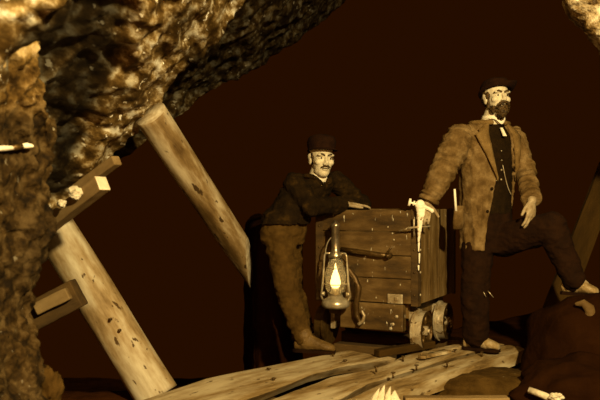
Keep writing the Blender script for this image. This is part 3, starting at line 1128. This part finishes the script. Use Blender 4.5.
loft(bm, [(c, RB * a, FB * b) for c, a, b in ((neckb + V((0, 0, .02)), .06, .055), (P(489, 130, 5.14), .15, .085), (P(489, 142, 5.14), .175, .105), (chest, .17, .115), (P(489, 178, 5.14), .155, .11), (waist, .145, .105), (hips, .155, .115), (P(489, 248, 5.12), .13, .10))], 24)
for a, b, c in ((shL, elL, wrL), (shR, elR, wrR)):
    cap(bm, a, .055, b, .042)
    cap(bm, b, .042, c, .028)
for a, b, c in ((hpL, knL, anL), (hpR, knR, anR)):
    cap(bm, a, .085, b, .058)
    cap(bm, b, .056, c, .04)
cap(bm, anL, .04, anL + V((.05, -.04, -.03)), .035)
cap(bm, anR, .04, anR + V((.05, -.02, -.03)), .035)
hand(bm, wrL, V((-.25, -.62, -.50)), V((-.2, .25, -.95)), V((.9, -.5, -.2)), curl=.5, thumb=(.55, .75, .15))
hand(bm, wrR, V((-.12, -.12, -1)), V((-.55, .75, 0)), V((-.9, -.5, 0)), curl=.28, thumb=(.75, .55, .1))
body = skin_body(bm, man, hd)
head_parts(man, hd, .0075)
# beard, moustache and hair
bm = bmesh.new()
e = hd.e
e(bm, (0, .062, -.098), (.036, .040, .036))
e(bm, (0, .066, -.078), (.040, .032, .022))
e(bm, (0, .060, -.116), (.028, .030, .026))
for sx in (-1, 1):
    e(bm, (sx * .046, .030, -.076), (.016, .034, .030))
    e(bm, (sx * .062, .006, -.030), (.011, .014, .046))
obj('beard', remesh(bm, .005, 2, wr=(.008, 60)), 'hair', man)
bm = bmesh.new()
for sx in (-1, 1):
    tube(bm, [hd.p(0, .106, -.046), hd.p(sx * .018, .103, -.049), hd.p(sx * .036, .088, -.062), hd.p(sx * .043, .076, -.078)], [.009, .011, .010, .006], 10, round_ends=True)
obj('moustache', remesh(bm, .004, 2, wr=(.004, 80)), 'hair', man)
bm = bmesh.new()
e(bm, (0, -.034, .018), (.084, .086, .084))
for sx in (-1, 1):
    e(bm, (sx * .068, .010, .012), (.012, .022, .030))
obj('hair', remesh(bm, .006, 2, wr=(.005, 60)), 'hair', man)


def hat(pers, h, name, brim, crown, m, lift, tilt=0.0, dent=.02):
    """brim(th) outer radius, lift(th) height of the brim edge"""
    bm = bmesh.new()
    N_ = 48
    prof = []
    for q in range(5):
        prof.append(('b', 1 - q / 4))
    rings = []
    base = .058 if name == 'cap' else .050
    ct, st2 = math.cos(tilt), math.sin(tilt)

    def pt(x, y, z):
        y2, z2 = y * ct - (z - base) * st2, y * st2 + (z - base) * ct + base
        return h.p(x, y2, z2)
    r0x, r0y = (.085, .104) if name == 'cap' else (.088, .106)
    for q in range(6):
        t = 1 - q / 5
        ring = []
        for k in range(N_):
            th = 2 * math.pi * k / N_
            b = brim(th) * t
            ring.append(bm.verts.new(pt((r0x + b) * math.cos(th), (r0y + b) * math.sin(th) - .012, base + lift(th) * t * t)))
        rings.append(ring)
    for sc_, z in crown:
        ring = []
        for k in range(N_):
            th = 2 * math.pi * k / N_
            dn = dent * math.exp(-(math.cos(th) / .35) ** 2) if sc_ < .8 else 0
            ring.append(bm.verts.new(pt(r0x * sc_ * math.cos(th), r0y * sc_ * math.sin(th) - .012, base + z - dn + .005 * noise.noise(V((math.cos(th) * 2, math.sin(th) * 2, z * 20))))))
        rings.append(ring)
    for a, b in zip(rings, rings[1:]):
        for k in range(N_):
            bm.faces.new((a[k], a[(k + 1) % N_], b[(k + 1) % N_], b[k]))
    bm.faces.new(rings[-1])
    o = obj(name, bm, m, pers)
    md = o.modifiers.new('thick', 'SOLIDIFY')
    md.thickness = .006
    return o


# slouch hat, the brim turned up on the image right (th 0) and low over the ear
hat(man, hd, 'hat', lambda t: .032 + .022 * math.cos(t) - .016 * max(0, math.sin(t)), ((1.0, .012), (1.02, .025), (1.0, .042), (.9, .058), (.6, .060), (.25, .050)), 'felt',
    lambda t: .050 * max(0, math.cos(t)) ** 2 + .012 * max(0, -math.cos(t)) + .02 * max(0, math.sin(t)) - .012 * max(0, -math.sin(t)), tilt=.15, dent=.015)

# vest, shirt, collar, tie
bm = bmesh.new()
loft(bm, [(c, RB * a, FB * b) for c, a, b in ((P(490, 125, 5.13), .09, .07), (P(489, 132, 5.14), .155, .098), (P(489, 143, 5.14), .18, .118), (chest, .175, .128), (P(489, 178, 5.14), .162, .124), (waist, .152, .119), (P(489, 214, 5.13), .155, .122))], 28)
obj('vest', remesh(bm, .007, 3, wr=(.003, 18)), 'vest', man)
bm = bmesh.new()
rg = []
for zz, rr, fo in ((.0, .061, .0), (.018, .061, .004), (.028, .061, .010), (.016, .068, .012), (.0, .071, .014)):
    ring = []
    for k in range(40):
        th = 2 * math.pi * k / 40
        dip = -.030 * math.exp(-((th - math.pi / 2) / .45) ** 2)
        c = neckb + V((.012, -.012, .014))
        ring.append(bm.verts.new(c + RB * rr * math.cos(th) + FB * (rr + fo) * math.sin(th) + V((0, 0, zz + dip * 1.2))))
    rg.append(ring)
for a, b in zip(rg, rg[1:]):
    for k in range(40):
        bm.faces.new((a[k], a[(k + 1) % 40], b[(k + 1) % 40], b[k]))
o = obj('collar', bm, 'shirt', man)
o.modifiers.new('t', 'SOLIDIFY').thickness = .004
vf = chest + FB * .13
bm = bmesh.new()
fc = neckb + FB * .098
for (a0, z0, w0), (a1, z1, w1) in (((0, -.045, .008), (.006, -.10, .012)),):
    pts = [fc + RB * (-w0) + V((0, 0, z0)), fc + RB * w0 + V((0, 0, z0)), fc + FB * .035 + RB * (w1) + V((0, 0, z1)), fc + FB * .035 + RB * (-w1) + V((0, 0, z1))]
    lo_ = [bm.verts.new(p_) for p_ in pts]
    hi_ = [bm.verts.new(p_ + FB * .008) for p_ in pts]
    bm.faces.new(lo_)
    bm.faces.new(hi_)
    for k in range(4):
        bm.faces.new((lo_[k], lo_[(k + 1) % 4], hi_[(k + 1) % 4], hi_[k]))
obj('necktie', bm, 'shirt', man, smooth=False)
for k, z_ in enumerate((-.03, -.09, -.15, -.21, -.27)):
    bm = bmesh.new()
    c = vf + V((0, 0, .05 + z_)) - FB * (.004 + .003 * abs(k - 1.5))
    ell(bm, c, (RB * .007, FB * .005, V((0, 0, .007))), 10, 6)
    obj('vest_button', bm, 'iron_worn', man)
bm = bmesh.new()
p0, p1 = vf + V((0, 0, -.07)), waist + RB * .09 + FB * .105 + V((0, 0, .03))
tube(bm, [p0.lerp(p1, t) - V((0, 0, .03 * math.sin(math.pi * t))) + FB * .006 for t in [k / 10 for k in range(11)]], .003, 6)
obj('watch_chain', bm, 'iron_worn', man)

# coat: open shell with sleeves
csecs = [(P(490, 121, 5.135), .088, .082, .45, .40), (P(488, 127, 5.14), .165, .105, .42, .40), (P(487.5, 136, 5.14), .205, .135, .43, .50), (P(487.5, 155, 5.14), .20, .148, .34, .60),
         (P(487, 178, 5.14), .188, .148, .18, .80), (P(487, 200, 5.13), .180, .150, .32, 1.1), (P(486.5, 222, 5.13), .172, .152, .52, 1.35), (P(486, 249, 5.12), .168, .155, .68, 1.6)]
bm = bmesh.new()
rows_ = shell(bm, csecs, 0, 0, .018, 44, FB, RB, 6)
for a, b, c, r0, r1, r2 in ((shL, elL, wrL, .095, .078, .056), (shR, elR, wrR, .080, .066, .054)):
    cend = b.lerp(c, .93)
    tube(bm, [a, a.lerp(b, .5), b, b.lerp(cend, .5), cend], [r0, (r0 + r1) / 2 + .002, r1, (r1 + r2) / 2, r2], 22, round_ends=False)
    ell(bm, a, (RB * r0, FB * r0, V((0, 0, r0))), 18, 12)
me = remesh(bm, .0065, 4, wr=None)
nrm_ = [v.normal.copy() for v in me.vertices]
for v, vn in zip(me.vertices, nrm_):
    q = v.co
    arm = 0
    for a, b in ((shL, elL), (elL, wrL), (shR, elR), (elR, wrR)):
        d = b - a
        t = max(0, min(1, (q - a).dot(d) / d.length_squared))
        if (q - a - d * t).length < .12:
            arm = 1
            ax = d.normalized()
            break
    if arm:   # folds run round the sleeves
        al = q.dot(ax)
        v.co += vn * (.013 * (.5 - abs(noise.noise(V((q.x * 9, q.y * 9, al * 24)))) * 2) + .006 * noise.noise(V((q.x * 22, q.y * 22, al * 50))))
    else:
        v.co += vn * (.012 * (.5 - abs(noise.noise(V((q.x * 13, q.y * 13, q.z * 3.5)))) * 2) + .005 * noise.noise(q * 26))
obj('coat', me, 'coat', man)


def cpt(i, th, off):
    c, rx, ry, g0, g1 = rows_[i]
    d = RB * math.sin(th) * rx + FB * math.cos(th) * ry
    return c + d * (1 + off / .16)


# lapels and turned edges
for side in (-1, 1):
    bm = bmesh.new()
    a_, b_ = [], []
    i0, i1 = 3, 25
    for i in range(i0, i1 + 1):
        t = (i - i0) / (i1 - i0)
        g_ = rows_[i][3 if side < 0 else 4]
        wdt = .40 * (min(1, t / .35) if t < .35 else 1 - (t - .35) / .65) + .04
        if .30 < t < .38:
            wdt *= .72
        row_o, row_i = [], []
        for j in range(5):
            th = (g_ + wdt * j / 4) * side
            row_o.append(bm.verts.new(cpt(i, th, .028 if 0 < j else .016)))
            row_i.append(bm.verts.new(cpt(i, th, .014 if 0 < j else -.004)))
        a_.append(row_o)
        b_.append(row_i)
    for i in range(len(a_) - 1):
        for j in range(4):
            bm.faces.new((a_[i][j], a_[i][j + 1], a_[i + 1][j + 1], a_[i + 1][j]))
            bm.faces.new((b_[i][j], b_[i][j + 1], b_[i + 1][j + 1], b_[i + 1][j]))
        for j in (0, 4):
            bm.faces.new((a_[i][j], a_[i + 1][j], b_[i + 1][j], b_[i][j]))
    for i in (0, len(a_) - 1):
        for j in range(4):
            bm.faces.new((a_[i][j], a_[i][j + 1], b_[i][j + 1], b_[i][j]))
    obj('lapel', bm, 'coat_edge', man)
bm = bmesh.new()
tube(bm, [cpt(2, .40 + (2 * math.pi - .85) * k / 24, .022) + V((0, 0, -.006)) for k in range(25)], .016, 10, round_ends=True)
obj('coat_collar', bm, 'coat_edge', man)
for i in (27, 33):
    bm = bmesh.new()
    ell(bm, cpt(i, -rows_[i][3] - .14, .006), (RB * .011, FB * .006, V((0, 0, .011))), 12, 6)
    obj('coat_button', bm, 'vest', man)
for a, b, r_ in ((elL, wrL, .060), (elR, wrR, .058)):
    bm = bmesh.new()
    ax = (b - a).normalized()
    u_, w_ = frame(ax)
    secs = []
    for t, k in ((.80, .97), (.82, 1.06), (.92, 1.10), (.955, 1.06), (.96, .9)):
        secs.append((a.lerp(b, t), u_ * r_ * k, w_ * r_ * k))
    loft(bm, secs, 24)
    me = bpy.data.meshes.new('c')
    bm.to_mesh(me)
    bm.free()
    me.update()
    for v, vn in zip(me.vertices, [v.normal.copy() for v in me.vertices]):
        v.co += vn * .008 * noise.noise(v.co * 38)
    obj('cuff', me, 'coat', man)

# trousers
bm = bmesh.new()
loft(bm, [(c, RB * a, FB * b) for c, a, b in ((P(489, 212, 5.13), .155, .118), (waist.lerp(hips, .7), .163, .124), (hips, .168, .128), (P(489, 252, 5.11), .14, .11))], 26)
cap(bm, hpL, .105, knL, .088)
cap(bm, knL, .088, anL + V((0, 0, .015)), .082)
cap(bm, hpR, .108, knR, .095)
cap(bm, knR, .094, anR + V((0, 0, .0)), .072)
obj('trousers', remesh(bm, .0075, 4, wr=(.009, 14)), 'trouser', man)
boot(man, P(475, 341, 5.06), V((1.245, 4.985, .002)), 'boot_pale')
b_ = boot(man, P(574, 287, 4.84), P(598, 297.0, 4.74), 'boot_pale')
# pouch with a rule stuck in it, hanging from the belt
bm = bmesh.new()
c = P(459, 217, 4.97)
loft(bm, [(c + V((.0, 0, .07)), RB * .030, FB * .016), (c + V((0, 0, .05)), RB * .034, FB * .020), (c + V((-.004, 0, -.03)), RB * .040, FB * .024), (c + V((-.008, 0, -.075)), RB * .034, FB * .018)], 18)
pch = obj('pouch', bm, 'coat', man)
bm = bmesh.new()
tube(bm, [P(456, 211, 4.95), P(455, 196, 4.95), P(454.6, 189, 4.95)], [.008, .0075, .007], 10)
obj('candle_stub', bm, 'wax', pch)
# buckle straps above the boot
for (x0, y0, x1, y1) in ((483.5, 292, 486, 297), (488, 291, 493.5, 297.5)):
    bm = bmesh.new()
    tube(bm, [P(x0, y0, 4.945), P(x1, y1, 4.945)], .003, 6)
    obj('strap_end', bm, 'tin', man)

# ---- the younger miner leaning on the cart
yng = thing('person', 'young miner in dark cap leaning with folded arms on the cart', 'person', (.02, 5.12, 0), 0)
FY = V((.62, -.78, 0)).normalized()
RY = V((.78, .62, 0)).normalized()
h2 = Head(P(321.5, 159, 5.22), V((.30, -.95, -.02)), roll=-.05, s=1.02)
nk2 = P(317, 179, 5.27)
hip2, wst2, chs2 = P(283, 232, 5.19), P(288, 213, 5.21), P(307, 189, 5.28)
sL2, eL2, wL2 = P(295, 184, 5.17), P(311, 207, 5.08), P(346, 204.5, 5.22)
sR2, eR2, wR2 = P(336, 182, 5.40), P(362, 204, 5.46), P(338, 205, 5.34)
pA, kA, aA = P(279, 236, 5.14), P(286, 288, 5.05), P(303, 338, 5.00)
pB, kB, aB = P(287, 236, 5.32), P(291, 288, 5.38), P(306, 333, 5.44)
bm = bmesh.new()
h2.build(bm)
cap(bm, h2.p(0, -.015, -.05), .055, nk2, .06)
loft(bm, [(c, RY * a, FY * b) for c, a, b in ((nk2, .07, .06), (P(314, 184, 5.27), .15, .09), (chs2, .165, .11), (P(298, 205, 5.24), .15, .105), (wst2, .14, .10), (hip2, .15, .11), (P(283, 242, 5.19), .12, .10))], 24)
for a, b, c in ((sL2, eL2, wL2), (sR2, eR2, wR2)):
    cap(bm, a, .05, b, .04)
    cap(bm, b, .04, c, .028)
for a, b, c in ((pA, kA, aA), (pB, kB, aB)):
    cap(bm, a, .08, b, .055)
    cap(bm, b, .054, c, .038)
for a in (aA, aB):
    cap(bm, a, .038, a + V((.05, -.03, -.02)), .033)
hand(bm, wL2, V((.9, .25, -.05)), V((0, 0, -1)), V((.2, -.9, .0)), curl=.15, size=.95)
hand(bm, wR2, V((-.9, -.05, .05)), V((0, .2, -1)), V((.1, .9, 0)), curl=.15, size=.95)
skin_body(bm, yng, h2)
head_parts(yng, h2, .006)
bm = bmesh.new()
h2.e(bm, (0, -.035, .02), (.082, .080, .070))
for sx in (-1, 1):
    h2.e(bm, (sx * .068, .008, .010), (.011, .020, .026))
obj('hair', remesh(bm, .006, 2, wr=(.004, 60)), 'hair', yng)
bm = bmesh.new()
for sx in (-1, 1):
    tube(bm, [h2.p(0, .105, -.047), h2.p(sx * .016, .101, -.049), h2.p(sx * .030, .089, -.056)], [.005, .006, .003], 8, round_ends=True)
obj('moustache', bm, 'hair', yng)
# soft cap with a short visor low over the brow
hat(yng, h2, 'cap', lambda t: .004 + .038 * max(0, math.sin(t)) ** 1.5, ((1.0, .01), (1.06, .03), (1.08, .055), (.98, .08), (.65, .092), (.25, .095)), 'felt',
    lambda t: -.012 * max(0, math.sin(t)), tilt=.12, dent=.0)
bm = bmesh.new()
for sx in (-1, 1):
    a = nk2 + FY * .0 + V((0, 0, .02))
ring = []
secs = []
c = nk2 + h2.f * .012 + V((0, 0, .012))
loft(bm, [(c + V((0, 0, -.03)), h2.r * .07, h2.f * .075), (c + V((0, 0, .0)), h2.r * .063, h2.f * .068), (c + V((0, 0, .018)), h2.r * .060, h2.f * .064)], 24)
obj('collar', bm, 'shirt', yng)
# jacket with sleeves
bm = bmesh.new()
j0 = P(321, 184, 5.27)
secs = [(nk2 + V((0, 0, .0)), .088, .085, .30, .30), (P(314, 182, 5.27), .165, .115, .10, .10), (chs2, .19, .14, .03, .03), (P(298, 205, 5.24), .178, .138, .02, .02), (wst2, .17, .135, .02, .02), (P(285, 224, 5.19), .175, .14, .05, .05)]
shell(bm, secs, 0, 0, .05, 44, FY, RY, 5)
for a, b, c, r0, r1, r2 in ((sL2, eL2, wL2, .078, .066, .052), (sR2, eR2, wR2, .075, .062, .05)):
    ce = b.lerp(c, .95)
    tube(bm, [a, a.lerp(b, .5), b, b.lerp(ce, .5), ce], [r0, (r0 + r1) / 2, r1, (r1 + r2) / 2, r2], 20)
    ell(bm, a, (RY * r0, FY * r0, V((0, 0, r0))), 16, 10)
    ell(bm, b, (RY * r1, FY * r1, V((0, 0, r1))), 16, 10)
obj('jacket', remesh(bm, .0075, 4, wr=(.010, 20)), 'jacket', yng)
bm = bmesh.new()
for sx in (-1, 1):
    pts = []
    for k in range(9):
        th = math.pi / 2 + sx * (.30 + 1.9 * k / 8)
        pts.append(nk2 + RY * .090 * math.cos(th) + FY * .092 * math.sin(th) + V((0, 0, .018 - .05 * math.exp(-((k) / 2.0) ** 2))))
    tube(bm, pts, [.008] + [.016] * 7 + [.012], 10, round_ends=True)
obj('jacket_collar', bm, 'jacket', yng)
# trousers
bm = bmesh.new()
loft(bm, [(c, RY * a, FY * b) for c, a, b in ((P(286, 218, 5.20), .150, .115), (hip2, .165, .125), (P(283, 244, 5.19), .14, .11))], 24)
cap(bm, pA, .10, kA, .072)
cap(bm, kA, .072, aA, .062)
cap(bm, pB, .10, kB, .076)
cap(bm, kB, .076, aB, .066)
obj('trousers', remesh(bm, .0075, 4, wr=(.012, 14)), 'trouser_brown', yng)
boot(yng, P(306, 345, 4.98), V((.215, 4.93, .004)), 'boot')
boot(yng, P(307, 340, 5.46), V((.22, 5.40, .004)), 'boot')

# ------------------------------------------------------------------ light and camera
w = bpy.data.worlds.new('mine_dark')
scene.world = w
w.use_nodes = True
bg = w.node_tree.nodes['Background']
bg.inputs['Color'].default_value = (1.0, .23, .008, 1)
bg.inputs['Strength'].default_value = .0175
ld = bpy.data.lights.new('magnesium_flare', 'SPOT')
ld.energy = 1500
ld.color = (1.0, .73, .31)
ld.shadow_soft_size = .09
ld.spot_size = 2.4
ld.spot_blend = .5
lo = bpy.data.objects.new('magnesium_flare', ld)
COL.objects.link(lo)
lo.location = (1.25, .3, 2.5)
lo.rotation_euler = (V((.35, 5, .6)) - V(lo.location)).to_track_quat('-Z', 'Y').to_euler()

fd = bpy.data.lights.new('fill_light', 'POINT')  # added fill behind the camera to lift the shadows, no real lamp
fd.energy = 110
fd.color = (1.0, .33, .03)
fd.shadow_soft_size = .5
fo = bpy.data.objects.new('fill_light', fd)
COL.objects.link(fo)
fo.location = (-.35, -.6, 1.5)

cd = bpy.data.cameras.new('camera')
cd.sensor_width = 36
cd.lens = F / 600 * 36
cd.dof.use_dof = True
cd.dof.focus_distance = 5.0
cd.dof.aperture_fstop = cd.lens / 1000 / .014
cam = bpy.data.objects.new('camera', cd)
COL.objects.link(cam)
cam.location = (0, 0, CZ)
cam.rotation_euler = (math.pi / 2, 0, 0)
scene.camera = cam
vs_ = scene.view_settings
vs_.view_transform = 'Standard'
vs_.look = 'None'
vs_.exposure = 0
vs_.gamma = 1
vs_.use_curve_mapping = False
